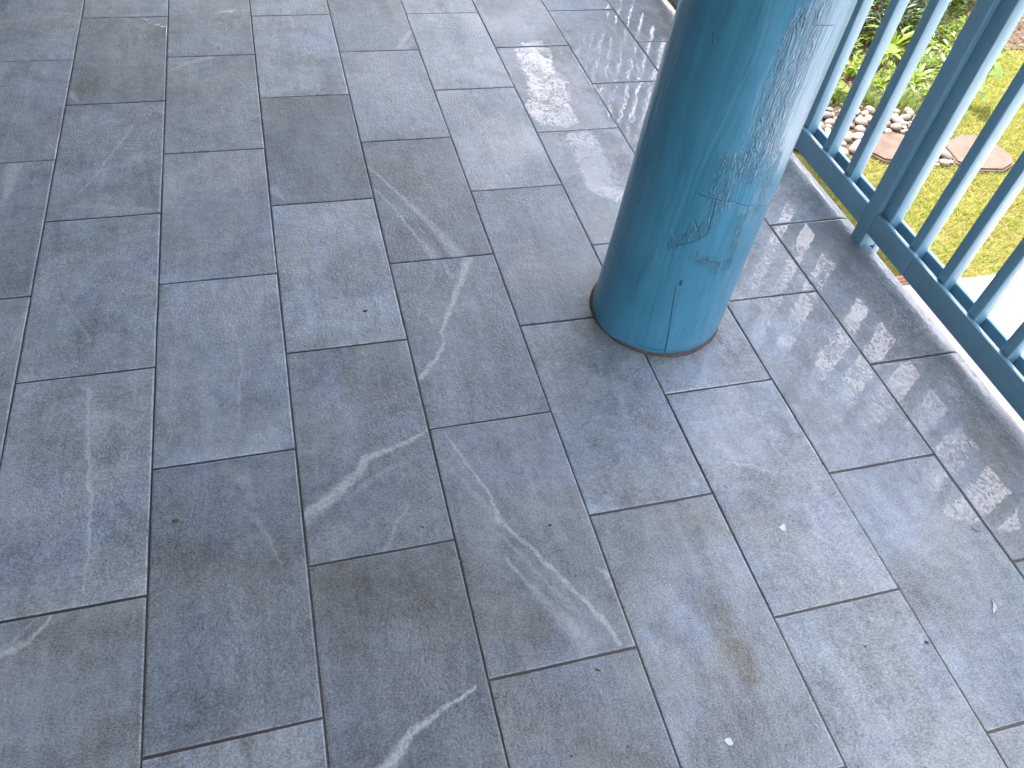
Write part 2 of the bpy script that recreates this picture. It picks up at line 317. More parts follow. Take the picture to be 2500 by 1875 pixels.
def simple(name, c1, c2, scale, rough=.8, bump=.0, bs=60, spec=.3, stretch=(1, 1, 1)):
    m, t, b = new_mat(name)
    P = t.n('ShaderNodeNewGeometry').outputs['Position']
    oi = t.n('ShaderNodeObjectInfo')
    n1 = t.noise(t.map(P, scale=stretch), scale, 5, .65, .3)
    c = t.mix(t.mr(n1, .32, .68), rgb(*c1), rgb(*c2))
    c = t.vm('SCALE', c, scale=t.mr(oi.outputs['Random'], 0, 1, .82, 1.18))
    t.put(b.inputs['Base Color'], c); b.inputs['Roughness'].default_value = rough; b.inputs['Specular IOR Level'].default_value = spec
    if bump: t.put(b.inputs['Normal'], t.n('ShaderNodeBump', ins={'Strength': 1.0, 'Distance': bump, 'Height': t.noise(P, bs, 4, .65)}))
    return m

def leaf_mat(name, c1, c2, trans=.5, ribs=True, rough=.4, patch=None):
    m, t, b = new_mat(name)
    oi = t.n('ShaderNodeObjectInfo')
    P = t.n('ShaderNodeNewGeometry').outputs['Position']
    va = t.n('ShaderNodeAttribute', attribute_name='tone')
    r = t.m('ADD', oi.outputs['Random'], va.outputs['Fac'])
    r = t.m('FRACT', r)
    c = t.mix(r, rgb(*c1), rgb(*c2))
    c = t.vm('SCALE', c, scale=t.mr(t.noise(P, 40, 3, .6), .3, .7, .85, 1.15))
    if patch: c = t.mix(t.mr(t.noise(P, 4.5, 5, .65), .45, .65, 0, .45), c, rgb(*patch))
    if ribs:
        uv = t.n('ShaderNodeUVMap', uv_map='leaf').outputs[0]
        s = t.n('ShaderNodeSeparateXYZ', ins={0: uv})
        ax = t.m('ABSOLUTE', s.outputs[0])
        mid = t.mr(ax, .10, .03, 0, .45)
        side = t.m('SINE', t.m('MULTIPLY', t.m('ADD', t.m('MULTIPLY', s.outputs[1], 9.0), t.m('MULTIPLY', ax, -2.0)), 6.283))
        c = t.mix(mid, c, rgb(.30, .42, .10)); c = t.mix(t.mr(side, .75, 1.0, 0, .25), c, rgb(.25, .38, .08))
    t.put(b.inputs['Base Color'], c); b.inputs['Roughness'].default_value = rough
    tr = t.n('ShaderNodeBsdfTranslucent', ins={'Color': t.vm('MULTIPLY', c, (1.5, 1.35, .5))})
    mixs = t.n('ShaderNodeMixShader', ins={0: trans * .6})
    out = m.node_tree.nodes['Material Output']
    t.put(mixs.inputs[1], b.outputs[0]); t.put(mixs.inputs[2], tr.outputs[0])
    t.put(out.inputs[0], mixs.outputs[0])
    return m

M = {}
M['grout'] = grout_mat()
M['log'] = log_mat()
M['rail'] = paint_mat('rail_paint', (.165, .330, .435), .32, (60, 60, 3), .0014, .22)
M['rail_board'] = paint_mat('rail_board_paint', (.145, .310, .415), .30, (50, 4, 50), .0008, 1.0, .2, .07)
M['sealant'] = simple('sealant', (.05, .04, .035), (.10, .085, .075), 60, .7, .001, 200)
M['soffit'] = simple('soffit_paint', (.38, .42, .45), (.35, .39, .42), 3, .6, .0005, 40)
M['beam'] = simple('beam_paint', (.08, .22, .33), (.07, .19, .29), 4, .5)
M['roof'] = simple('roof_metal', (.20, .21, .22), (.26, .27, .28), 3, .5)
M['siding'] = simple('siding_paint', (.20, .23, .26), (.18, .21, .24), 2, .6)
M['slab'] = simple('deck_slab_render', (.40, .36, .32), (.28, .25, .22), 8, .85, .003, 30)
M['concrete'] = simple('pale_concrete', (.76, .70, .70), (.68, .62, .63), 3, .8, .0015, 120)
M['concrete_edge_shaded'] = simple('concrete_border_shaded', (.44, .385, .395), (.38, .335, .345), 4, .8, .0015, 120)  # same path concrete, with shade on the border slabs put into the colour
M['timber'] = simple('brown_timber', (.22, .10, .05), (.32, .17, .09), 30, .8, .003, 80, stretch=(1, 8, 8))
M['stone'] = simple('brown_stone', (.095, .066, .052), (.145, .105, .084), 14, .85, .006, 60)
M['soil'] = simple('soil', (.055, .038, .025), (.11, .075, .05), 12, .95, .01, 60)
M['turf'] = simple('turf_soil', (.14, .13, .035), (.22, .17, .06), 10, .95, .01, 80)
for i, (a, b_) in enumerate((((.18, .14, .12), (.25, .205, .175)), ((.27, .24, .215), (.34, .30, .27)), ((.15, .13, .12), (.22, .19, .17)), ((.23, .185, .13), (.29, .23, .16)))):
    M['pebble%d' % i] = simple('river_pebble', a, b_, 25, .6, .0008, 150)
M['grass'] = leaf_mat('grass_blades', (.15, .225, .020), (.28, .29, .050), .6, False, .5, (.25, .19, .07))
M['tuft'] = leaf_mat('tuft_blades', (.08, .16, .03), (.20, .24, .05), .5, False, .5)
M['strap'] = leaf_mat('strap_leaf', (.22, .30, .03), (.12, .22, .03), .7, False, .35)
M['broad'] = leaf_mat('broad_leaf', (.12, .26, .03), (.20, .34, .05), .6, True, .35)
M['shadeleaf'] = leaf_mat('undergrowth_leaf_shaded', (.008, .022, .006), (.035, .07, .012), .35, False, .4)  # tree shade over the undergrowth is painted in as a darker leaf colour
M['mulch'] = leaf_mat('leaf_litter', (.08, .04, .022), (.26, .17, .11), .15, False, .7)
M['treeleaf'] = leaf_mat('tree_leaf', (.05, .11, .02), (.10, .17, .03), .5, False, .5)
M['bark'] = simple('bark', (.12, .09, .06), (.20, .16, .12), 20, .9, .01, 40)
M['debris'] = simple('dark_debris', (.02, .018, .015), (.05, .045, .035), 80, .6)
M['debris_brown'] = simple('brown_debris', (.10, .06, .035), (.16, .10, .06), 80, .7)
M['chip'] = simple('paint_chip', (.62, .70, .74), (.72, .78, .80), 80, .5)
M['bluechip'] = simple('blue_paint_chip', (.16, .34, .45), (.20, .38, .48), 80, .4)
M['scratch'] = simple('scraped_paint', (.40, .52, .60), (.46, .58, .66), 80, .6)

# ------------------------------------------------------------------ object helpers
def tag(o, label=None, cat=None, group=None, kind=None):
    if label: o['label'] = label
    if cat: o['category'] = cat
    if group: o['group'] = group
    if kind: o['kind'] = kind
    return o
def link_mesh(name, me, mat=None, parent=None):
    o = bpy.data.objects.new(name, me); col.objects.link(o)
    if mat and not me.materials: me.materials.append(mat)
    if parent: o.parent = parent
    return o
def empty(name, loc=(0, 0, 0)):
    o = bpy.data.objects.new(name, None); col.objects.link(o); o.location = loc; o.empty_display_size = .05
    return o
def bmbox(bm, x0, x1, y0, y1, z0, z1):
    vv = [bm.verts.new(p) for p in ((x0, y0, z0), (x1, y0, z0), (x1, y1, z0), (x0, y1, z0), (x0, y0, z1), (x1, y0, z1), (x1, y1, z1), (x0, y1, z1))]
    for f in ((0, 3, 2, 1), (4, 5, 6, 7), (0, 1, 5, 4), (1, 2, 6, 5), (2, 3, 7, 6), (3, 0, 4, 7)): bm.faces.new([vv[i] for i in f])
def box(name, x0, x1, y0, y1, z0, z1, mat, parent=None, bev=.002, seg=2):
    cx, cy, cz = (x0 + x1) / 2, (y0 + y1) / 2, (z0 + z1) / 2
    bm = bmesh.new(); bmbox(bm, x0 - cx, x1 - cx, y0 - cy, y1 - cy, z0 - cz, z1 - cz)
    if bev: bmesh.ops.bevel(bm, geom=bm.edges[:], offset=bev, segments=seg, affect='EDGES', profile=.5)
    me = bpy.data.meshes.new(name); bm.to_mesh(me); bm.free()
    if bev:
        for p in me.polygons: p.use_smooth = True
        me.set_sharp_from_angle(angle=math.radians(50))
    o = link_mesh(name, me, mat, parent); o.location = (cx, cy, cz)
    return o
def prism(name, pts, z0, z1, mat, parent=None, bev=.01):
    cx = sum(p[0] for p in pts) / len(pts); cy = sum(p[1] for p in pts) / len(pts)
    bm = bmesh.new()
    vs_ = [bm.verts.new((p[0] - cx, p[1] - cy, 0)) for p in pts]
    f = bm.faces.new(vs_)
    if f.normal.z < 0: bmesh.ops.reverse_faces(bm, faces=[f])
    r = bmesh.ops.extrude_face_region(bm, geom=[f])
    top = [v for v in r['geom'] if isinstance(v, bmesh.types.BMVert)]
    for v in top: v.co.z = z1 - z0
    bmesh.ops.recalc_face_normals(bm, faces=bm.faces[:])
    if bev: bmesh.ops.bevel(bm, geom=[e for e in bm.edges if all(v in top for v in e.verts)], offset=bev, segments=2, affect='EDGES')
    me = bpy.data.meshes.new(name); bm.to_mesh(me); bm.free()
    o = link_mesh(name, me, mat, parent); o.location = (cx, cy, z0)
    return o

GZ = -0.70
# ------------------------------------------------------------------ setting: ground
g = prism('ground', [(-30, -40), (60, -40), (60, 60), (-30, 60)], GZ - .3, GZ - .012, M['turf'], bev=0); tag(g, 'sunlit lawn soil below the raised porch', kind='structure')

# ------------------------------------------------------------------ deck floor with tiles
LX = {i: .305 * i for i in range(-6, 9)}
LX.update({0: -.0005, 1: .305, 2: .6101, 3: .9158, 4: 1.2194, 5: 1.5241, 6: 1.8315, 7: 2.1342, 8: 2.440})
YODD = {-1: .3036, -3: .3, -5: .3, 1: .2985, 3: .2985, 5: .2955, 7: .304 - .604}
YJ = {(0, 1): .6155, (0, 0): .003, (0, -1): -.606, (0, -2): -1.209, (1, -1): -.309, (1, -2): -.913, (1, -3): -1.5125, (1, -4): -2.117, (2, 1): .605, (2, 0): -.0048, (2, -1): -.6116, (2, -2): -1.215, (2, -3): -1.812,
      (3, 0): .299, (3, -1): -.307, (3, -2): -.918, (3, -3): -1.5134, (3, -4): -2.118, (4, 1): .598, (4, 0): -.0027, (4, -1): -.6147, (4, -2): -1.2155, (4, -3): -1.813, (5, 0): .296, (5, -1): -.309, (5, -2): -.9206, (5, -3): -1.5142, (5, -4): -2.1213,
      (6, 1): .600, (6, 0): -.0031, (6, -2): -1.2168, (6, -3): -1.8167, (6, -4): -2.4261, (1, 0): .301, (-1, 0): .303, (-1, -1): -.3058, (-1, -2): -.9113, (0, -3): -1.812}
def yj(c, k):
    if (c, k) in YJ: return YJ[(c, k)]
    if c == 7: return .3041 + (k - 1) * .6057     # joints .304, -.30, -.91, -1.52, -2.12
    return k * .604 + (.2985 if c % 2 else -.001)
TONE = {(0, 1): .95, (0, 0): .80, (0, -1): .95, (0, -2): 1.02, (0, -3): .98, (0, -4): .86, (1, 0): .92, (1, -1): .90, (1, -2): 1.0, (1, -3): 1.02, (1, -4): .78, (1, -5): .95, (2, 1): 1.08, (2, 0): 1.12, (2, -1): .76, (2, -2): 1.15, (2, -3): .86, (2, -4): .74,
        (3, 0): .90, (3, -1): 1.02, (3, -2): .78, (3, -3): .90, (3, -4): .84, (3, -5): .84, (4, 0): 1.12, (4, -1): 1.06, (4, -2): .93, (4, -3): 1.0, (4, -4): .98, (5, 0): .9, (5, -1): .92, (5, -2): .95, (5, -3): 1.0, (5, -4): 1.0,
        (6, -3): .98, (6, -4): 1.0, (7, -2): .92, (7, -3): .92, (7, -4): 1.0, (7, -5): 1.0, (6, -5): 1.0, (5, -5): 1.03, (4, -5): .97, (-1, 0): .98, (-1, -1): .98, (-1, -2): .92, (-1, -3): .95}
TV = {(3, -3): ('V1', 'V1b', 'V1c'), (2, -3): ('V2', 'V2b', 'V2c'), (3, -4): ('V3', 'V3b', 'V3c', 'V3d', 'V3e'), (2, -4): ('V4',), (3, -2): ('V5', 'V5b'), (0, -1): ('V6', 'V6b', 'V20'),
      (0, -3): ('V7',), (0, -4): ('V8', 'V8b'), (0, -2): ('V9',), (1, -3): ('V10',), (1, -1): ('V11', 'V14', 'V14b'), (3, 0): ('V12', 'V12b'), (5, -5): ('V13',), (1, -4): ('V15', 'V15b', 'V22'),
      (-1, -2): ('V17',), (0, 0): ('V18',), (2, -1): ('V19',), (1, -2): ('V21',), (2, -2): ('V23',), (2, 0): ('V24',)}
floor = box('floor', -1.6, 2.405, -5.0, 5.0, -.028, -.0028, M['grout'], bev=0)
tag(floor, 'grey stone-look tiled porch floor with dark grout joints', kind='structure')
finv = Matrix.Translation(-Vector(floor.location))
TM0 = tile_mat('slate_tile')
GX, GY = .0024, .0032
def tile_mesh(w_, l_, seed, bull=False):
    r = random.Random(seed)
    hx, hy = w_ / 2 - GX, l_ / 2 - GY
    bm = bmesh.new()
    if bull:
        # outer lip swells slightly, then rolls over
        prof = [(-hx, -.008, 0), (-hx, -.0011, 0), (-hx + .0016, 0, 1), (-hx + .005, 0, 1), (hx - .085, 0, 1), (hx - .060, .0012, 1), (hx - .040, .0018, 1), (hx - .022, .0004, 1), (hx - .011, -.0035, 1), (hx - .003, -.0105, 1), (hx, -.019, 1), (hx, -.030, 1)]
        ys = [-hy, -hy + .0015, -hy + .005, 0, hy - .005, hy - .0015, hy]
        rows = []
        for j, y in enumerate(ys):
            dz = -.0013 if j in (0, 6) else 0
            rows.append([bm.verts.new((x, y, z + dz * k)) for x, z, k in prof])
        for a in range(6):
            for i in range(len(prof) - 1):
                f = bm.faces.new((rows[a][i], rows[a][i + 1], rows[a + 1][i + 1], rows[a + 1][i])); f.smooth = True
        for rw, s in ((rows[0], 1), (rows[6], -1)):
            low = [bm.verts.new((v.co.x, v.co.y, -.032)) for v in rw]
            for i in range(len(rw) - 1): bm.faces.new((rw[i], low[i], low[i + 1], rw[i + 1])[::s])
    else:
        n = 5
        pts = [(-hx, -hy)] + [(-hx + 2 * hx * i / 3, -hy) for i in (1, 2)] + [(hx, -hy)] + [(hx, -hy + 2 * hy * i / n) for i in range(1, n)] + [(hx, hy)] + [(hx - 2 * hx * i / 3, hy) for i in (1, 2)] + [(-hx, hy)] + [(-hx, hy - 2 * hy * i / n) for i in range(1, n)]
        pts = [(x + r.uniform(-.0005, .0005), y + r.uniform(-.0005, .0005)) for x, y in pts]
        top = []; mid_ = []; low = []
        for x, y in pts:
            b1 = r.uniform(.0022, .0042)
            sx_ = 1 if x > 0 else -1; sy_ = 1 if y > 0 else -1
            tx = x - sx_ * b1 if abs(abs(x) - hx) < .001 else x
            ty = y - sy_ * b1 if abs(abs(y) - hy) < .001 else y
            top.append(bm.verts.new((tx, ty, 0))); mid_.append(bm.verts.new((x, y, -r.uniform(.0008, .0013)))); low.append(bm.verts.new((x, y, -.007)))
        bm.faces.new(top)
        for i in range(len(pts)):
            j = (i + 1) % len(pts)
            bm.faces.new((mid_[i], mid_[j], top[j], top[i])); bm.faces.new((low[i], low[j], mid_[j], mid_[i]))
        bmesh.ops.recalc_face_normals(bm, faces=bm.faces[:])
    me = bpy.data.meshes.new('tile'); bm.to_mesh(me); bm.free()
    at = me.attributes.new('arris', 'FLOAT', 'POINT')
    at.data.foreach_set('value', [1.0 if -.0025 < v.co.z < -.0004 and not bull else 0.0 for v in me.vertices])
    return me
cache = {}
for c in range(-5, 8):
    for k in range(-8, 8):
        y0, y1 = yj(c, k), yj(c, k + 1)
        if y1 < -4.9 or y0 > 4.9: continue
        x0, x1 = LX[c], LX[c + 1]
        r = random.Random(c * 100 + k)
        vs_ = r.randrange(3)
        key = (c == 7, round(x1 - x0, 4), round(y1 - y0, 4), vs_, TV.get((c, k)))
        if key not in cache:
            me = tile_mesh(x1 - x0, y1 - y0, vs_ * 7 + 1, c == 7)
            me.materials.append(tile_mat('slate_tile_veined', TV[(c, k)]) if (c, k) in TV else TM0)
            cache[key] = me
        o = bpy.data.objects.new('tile', cache[key]); col.objects.link(o); o.parent = floor
        o.matrix_parent_inverse = finv
        o.location = ((x0 + x1) / 2, (y0 + y1) / 2, r.uniform(-.0009, .0009) if c < 7 else 0)
        o.rotation_euler = (r.uniform(-.0014, .0014), r.uniform(-.0035, .0035), r.uniform(-.0008, .0008)) if c < 7 else (r.uniform(-.0008, .0008), 0, 0)
        tn = 1 + 1.3 * (TONE.get((c, k), r.uniform(.9, 1.08)) - 1)
        bl = r.uniform(-.006, .006)
        o.color = ((.242 + bl) * tn, .290 * tn, (.336 - bl) * tn, 1)
box('deck_edge_trim', 2.405, 2.4355, -5.0, 5.0, -.046, -.0305, M['timber'], floor, .001).matrix_parent_inverse = finv
bs = box('deck_base', -1.6, 2.415, -5.0, 5.0, GZ - .05, -.0465, M['slab'], bev=0); tag(bs, 'rendered masonry base carrying the tiled porch', kind='structure')

# ------------------------------------------------------------------ log column
colm = empty('log_column', (1.6141, -1.212, 0)); tag(colm, 'thick round log column in glossy blue paint with cracks and adze marks', 'column')
nz, na = 200, 256
ph = rng.uniform(0, 6.28, 12)
V_, U_ = [], []
ZT = 2.42
zz = np.concatenate([np.linspace(.004, 1.25, 170), np.linspace(1.27, ZT, 30)])
for z in zz:
    for a in range(na + 1):
        th = -math.pi + 2 * math.pi * (a % na) / na - 0.6
        r = .1772 - .0172 * z
        r += .0035 * math.exp(-z / .09)
        r += .0022 * math.sin(2 * th + ph[0] + z * .8) + .0016 * math.sin(3 * th + ph[1] - z * 1.1) + .0010 * math.sin(5 * th + ph[2] + z * 2.3) + .0006 * math.sin(9 * th + ph[3] + 2 * z) + .0010 * math.sin(7 * z + ph[4] + th)
        if z < .016: r -= .0016 * (1 - z / .016)
        V_.append((.0154 * z + r * math.cos(th), -.017 * z + r * math.sin(th), z)); U_.append((-math.pi + 2 * math.pi * a / na - 0.6, z))
F_ = [(i * (na + 1) + a, i * (na + 1) + a + 1, (i + 1) * (na + 1) + a + 1, (i + 1) * (na + 1) + a) for i in range(len(zz) - 1) for a in range(na)]
me = bpy.data.meshes.new('shaft'); me.from_pydata(V_, [], F_)
uvl = me.uv_layers.new(name='cyl')
li = np.empty(len(me.loops), dtype=np.int32); me.loops.foreach_get('vertex_index', li)
UA = np.array(U_)
uvl.data.foreach_set('uv', UA[li].astype(np.float32).ravel())
me.polygons.foreach_set('use_smooth', [True] * len(me.polygons))
link_mesh('shaft', me, M['log'], colm)
bm = bmesh.new(); n = 120; rings = []
rr2 = random.Random(3)
for j, (dr, z) in enumerate(((-.012, .010), (-.001, .0085), (.0015, .005), (.0030, .0005), (.0030, -.004))):
    ring = []
    for i in range(n):
        a = 2 * math.pi * i / n
        wob = .0010 * math.sin(7 * a) + rr2.uniform(-.0005, .0005) + (.0012 if math.cos(a + 2.7) > 0 else 0) * (j > 0)
        ring.append(bm.verts.new(((.1798 + dr + wob * (j > 0)) * math.cos(a), (.1795 + dr + wob * (j > 0)) * math.sin(a), z)))
    rings.append(ring)
for a_, b_ in zip(rings[:-1], rings[1:]):
    for i in range(n): bm.faces.new((a_[i], b_[i], b_[(i + 1) % n], a_[(i + 1) % n])).smooth = True
bmesh.ops.recalc_face_normals(bm, faces=bm.faces[:])
me = bpy.data.meshes.new('sealant_ring'); bm.to_mesh(me); bm.free()
link_mesh('sealant_ring', me, M['sealant'], colm)

# ------------------------------------------------------------------ railing
rail = empty('railing', (2.42, -1.02, 0)); tag(rail, 'grey blue painted wooden railing of square balusters along the porch edge', 'railing')
rinv = Matrix.Translation(-Vector(rail.location))
def rb(name, *a, **k):
    o = box(name, *a, rail, **k); o.matrix_parent_inverse = rinv; return o
FX0, FX1, BX0, BX1 = 2.3855, 2.4015, 2.4425, 2.4575
PY = [(-1.0455, -.9925), (1.70, 1.745), (-3.65, -3.605)]
segs = [(-3.604, -1.2465), (-1.2455, -1.0462), (-.9918, 1.6995), (1.746, 4.9), (-4.9, -3.651)]
for y0, y1 in segs:
    dz = .0015 if (y0, y1) == (-1.2455, -1.0462) else 0
    rb('front_bottom_board', FX0, FX1, y0, y1, .051, .125 + dz, M['rail_board'], bev=.0025)
    rb('front_top_board', FX0, FX1, y0, y1, .86, .93, M['rail_board'], bev=.0025)
rb('back_bottom_board', BX0, BX1, -4.9, 4.9, .051, .125, M['rail_board'], bev=.0025)
rb('back_top_board', BX0, BX1, -4.9, 4.9, .86, .93, M['rail_board'], bev=.0025)
rb('handrail', 2.385, 2.458, -4.9, 4.9, .932, .965, M['rail_board'], bev=.006)
for i, (y0, y1) in enumerate(PY):
    o = rb('post', FX0 - .0004, 2.4422, y0, y1, -.004, .93, M['rail'], bev=.003)
    o = rb('post_tail', 2.4440, 2.470, y0, y1, -.30, .0495, M['rail'], bev=.002)
    o = rb('post_foot_cleat', 2.4185, 2.4435, y0 + .0012, y1 - .0012, .001, .0492, M['rail'], bev=.002)
    rb('post_liner', 2.4028, 2.4422, y0 - .0475, y0 - .0003, .040, .93, M['rail'], bev=.003)
BY = [-.702 + .139 * i for i in range(0, 17)] + [-.843, -1.2145, -1.3525, -1.4935, -1.632] + [-1.770 - .139 * i for i in range(0, 13)] + [-3.78 - .139 * i for i in range(8)] + [1.83 + .139 * i for i in range(22)]
BY = sorted(set(round(y, 4) for y in BY))
bme = None
for y in BY:
    if any(y0 - .07 < y < y1 + .02 for y0, y1 in PY) : continue
    r = random.Random(int(y * 1000))
    o = rb('baluster', 2.4022, 2.4418, y - .0165, y + .0165, .045, .93, M['rail'], bev=.003) if bme is None else None
    if o is None:
        o = bpy.data.objects.new('baluster', bme); col.objects.link(o); o.parent = rail; o.matrix_parent_inverse = rinv; o.location = (2.422, y, .4875)
    else: bme = o.data
    o.rotation_euler = (r.uniform(-.003, .003), 0, 0)
# pale scraped line on the first baluster past the post
pts = [(-1.2055, .398), (-1.2062, .385), (-1.2045, .372), (-1.2015, .352), (-1.2000, .335), (-1.1995, .312), (-1.2010, .292), (-1.2035, .278), (-1.2060, .262)]
bm = bmesh.new(); pr = None
for i, (y, z) in enumerate(pts):
    wv = [.0012, .0016, .0010, .0012, .0010, .0008, .0009, .0008, .0005][i]
    a = bm.verts.new((0, y - wv, z)); b2_ = bm.verts.new((0, y + wv, z)); 
    if pr: bm.faces.new((pr[0], pr[1], b2_, a))
    pr = (a, b2_)
r_ = bmesh.ops.extrude_face_region(bm, geom=bm.faces[:])
for v in r_['geom']:
    if isinstance(v, bmesh.types.BMVert): v.co.x -= .0006
bmesh.ops.recalc_face_normals(bm, faces=bm.faces[:])
me = bpy.data.meshes.new('paint_scrape'); bm.to_mesh(me); bm.free()
o = link_mesh('paint_scrape', me, M['scratch'], rail); o.matrix_parent_inverse = rinv; o.location = (2.4021, 0, 0)
tag(o, 'thin pale scrape on the first baluster past the post')

# ------------------------------------------------------------------ porch roof and house wall (they shade the porch)
rf = empty('porch_roof', (.6, 0, 2.45)); tag(rf, 'porch roof with pale boarded ceiling above the tiled floor', 'roof')
rfi = Matrix.Translation(-Vector(rf.location))
for i in range(26):
    x0 = -1.6 + i * .15
    o = box('ceiling_board', x0 + .001, x0 + (.149 if i < 25 else .125), -6.5, 6.5, 2.60, 2.62, M['soffit'], rf, .003, 1); o.matrix_parent_inverse = rfi
o = box('roof_deck', -1.8, 2.28, -6.6, 6.6, 2.622, 2.72, M['roof'], rf, 0); o.matrix_parent_inverse = rfi
o = box('fascia', 2.282, 2.31, -6.6, 6.6, 2.55, 2.72, M['beam'], rf, .003); o.matrix_parent_inverse = rfi
o = box('beam', 1.53, 1.72, -6.4, 6.4, 2.40, 2.598, M['beam'], rf, .005); o.matrix_parent_inverse = rfi
hw = empty('house_wall', (-1.7, 0, 0)); tag(hw, 'grey blue sided house wall along the inner side of the porch', 'wall')
hwi = Matrix.Translation(-Vector(hw.location))
o = box('wall', -1.85, -1.64, -6.4, 6.4, -.7, 2.6, M['siding'], hw, 0); o.matrix_parent_inverse = hwi
for i in range(17):
    o = box('siding_board', -1.638, -1.618, -6.4, 6.4, .01 + i * .15, .155 + i * .15, M['siding'], hw, .003, 1); o.matrix_parent_inverse = hwi

# ------------------------------------------------------------------ concrete path
path = box('path', 2.42, 12, -7.0, -.604, GZ - .06, GZ - .004, M['soil'], bev=0); tag(path, 'pale concrete path beside the lawn', kind='structure')
pinv = Matrix.Translation(-Vector(path.location))
def slab(x0, x1, y0, y1, mt):
    o = box('concrete_slab', x0, x1, y0, y1, GZ - .05, GZ + .02, mt, path, .004); o.matrix_parent_inverse = pinv
for i in range(5):
    slab(2.43, 3.609, -.606 - 1.22 * i - 1.214, -.606 - 1.22 * i, M['concrete_edge_shaded'])
    for j in range(5): slab(3.616 + 1.6 * j, 3.616 + 1.6 * j + 1.594, -.606 - 1.22 * i - 1.214, -.606 - 1.22 * i, M['concrete'])
eb = empty('path_edging', (3.0, -.58, GZ)); tag(eb, 'short brown timber edging between lawn and concrete path under the railing', 'edging')
for i, (y, x1) in enumerate(((-.596, 3.31), (-.579, 3.30), (-.561, 3.31))):
    o = box('edging_strip', 2.43, x1, y - .0075, y + .0075, GZ - .03, GZ + .022 + .003 * i, M['timber'], eb, .003, 1); o.matrix_parent_inverse = Matrix.Translation(-Vector(eb.location))

# ------------------------------------------------------------------ stepping stones
s1 = prism('stepping_stone', [(3.80, .560), (3.965, .536), (4.03, .44), (3.98, .31), (3.86, .255), (3.71, .312), (3.665, .385), (3.70, .49)], GZ - .03, GZ + .018, M['stone'])
tag(s1, 'brown stepping stone on the lawn seen just left of the railing post', 'stepping stone')
s2 = prism('stepping_stone', [(4.150, .390), (4.185, .440), (4.33, .492), (4.42, .485), (4.49, .392), (4.507, .254), (4.46, .19), (4.36, .145), (4.23, .165), (4.13, .245)], GZ - .03, GZ + .016, M['stone'])
tag(s2, 'larger brown stepping stone seen between the balusters right of the post', 'stepping stone')

# ------------------------------------------------------------------ pebbles
bed = prism('pebble_bed', [(3.20, .48), (3.53, .36), (3.66, .40), (3.70, .50), (3.84, .57), (3.97, .54), (4.00, .25), (4.13, .24), (4.15, .39), (4.35, .50), (4.36, .60), (4.18, .78), (3.6, .86), (3.2, .90)], GZ - .03, GZ - .006, M['soil'], bev=0)
tag(bed, 'band of rounded river pebbles between lawn and planted bed', kind='structure')
binv = Matrix.Translation(-Vector(bed.location))
pm = []
for i in range(8):
    bm = bmesh.new(); bmesh.ops.create_icosphere(bm, subdivisions=2, radius=1)
    r = random.Random(i + 40); a, b_, c_ = r.uniform(.8, 1.25), r.uniform(.65, .95), r.uniform(.45, .62)
    p3 = [r.uniform(0, 6) for _ in range(3)]
    for v in bm.verts:
        d = 1 + .09 * math.sin(2.1 * v.co.x + p3[0]) + .08 * math.sin(2.6 * v.co.y + p3[1]) + .05 * math.sin(3 * v.co.z + p3[2])
        v.co = Vector((v.co.x * a * d, v.co.y * b_ * d, v.co.z * c_ * d))
    for f in bm.faces: f.smooth = True
    me = bpy.data.meshes.new('pebble'); bm.to_mesh(me); bm.free(); me.materials.append(M['pebble%d' % (i % 4)]); pm.append(me)
def inpoly(x, y, P_):
    c_ = False
    for i in range(len(P_)):
        (x1, y1), (x2, y2) = P_[i], P_[i - 1]
        if (y1 > y) != (y2 > y) and x < (x2 - x1) * (y - y1) / (y2 - y1) + x1: c_ = not c_
    return c_
PB = [(3.28, .46), (3.50, .38), (3.62, .42), (3.70, .53), (3.84, .585), (3.97, .56), (4.08, .53), (4.20, .50), (4.34, .54), (4.33, .60), (4.17, .76), (3.9, .80), (3.6, .83), (3.28, .86)]
PB2 = [(4.00, .24), (4.12, .25), (4.14, .40), (4.04, .44)]
placed = []
r = random.Random(5)
for size, tries in ((.037, 900), (.026, 1800), (.017, 3500)):
    for _ in range(tries):
        x, y = r.uniform(3.28, 4.35), r.uniform(.22, .88)
        if not (inpoly(x, y, PB) or inpoly(x, y, PB2)): continue
        s = size * r.uniform(.85, 1.2)
        if all((x - a) ** 2 + (y - b_) ** 2 > (.86 * (s + c_)) ** 2 for a, b_, c_ in placed): placed.append((x, y, s))
placed = placed[:290]
for x, y, s in placed:
    o = bpy.data.objects.new('pebble', r.choice(pm)); col.objects.link(o); o.parent = bed; o.matrix_parent_inverse = binv
    o.location = (x, y, GZ + s * .33); o.scale = (s, s, s); o.rotation_euler = (r.uniform(-.3, .3), r.uniform(-.3, .3), r.uniform(0, 6.28))

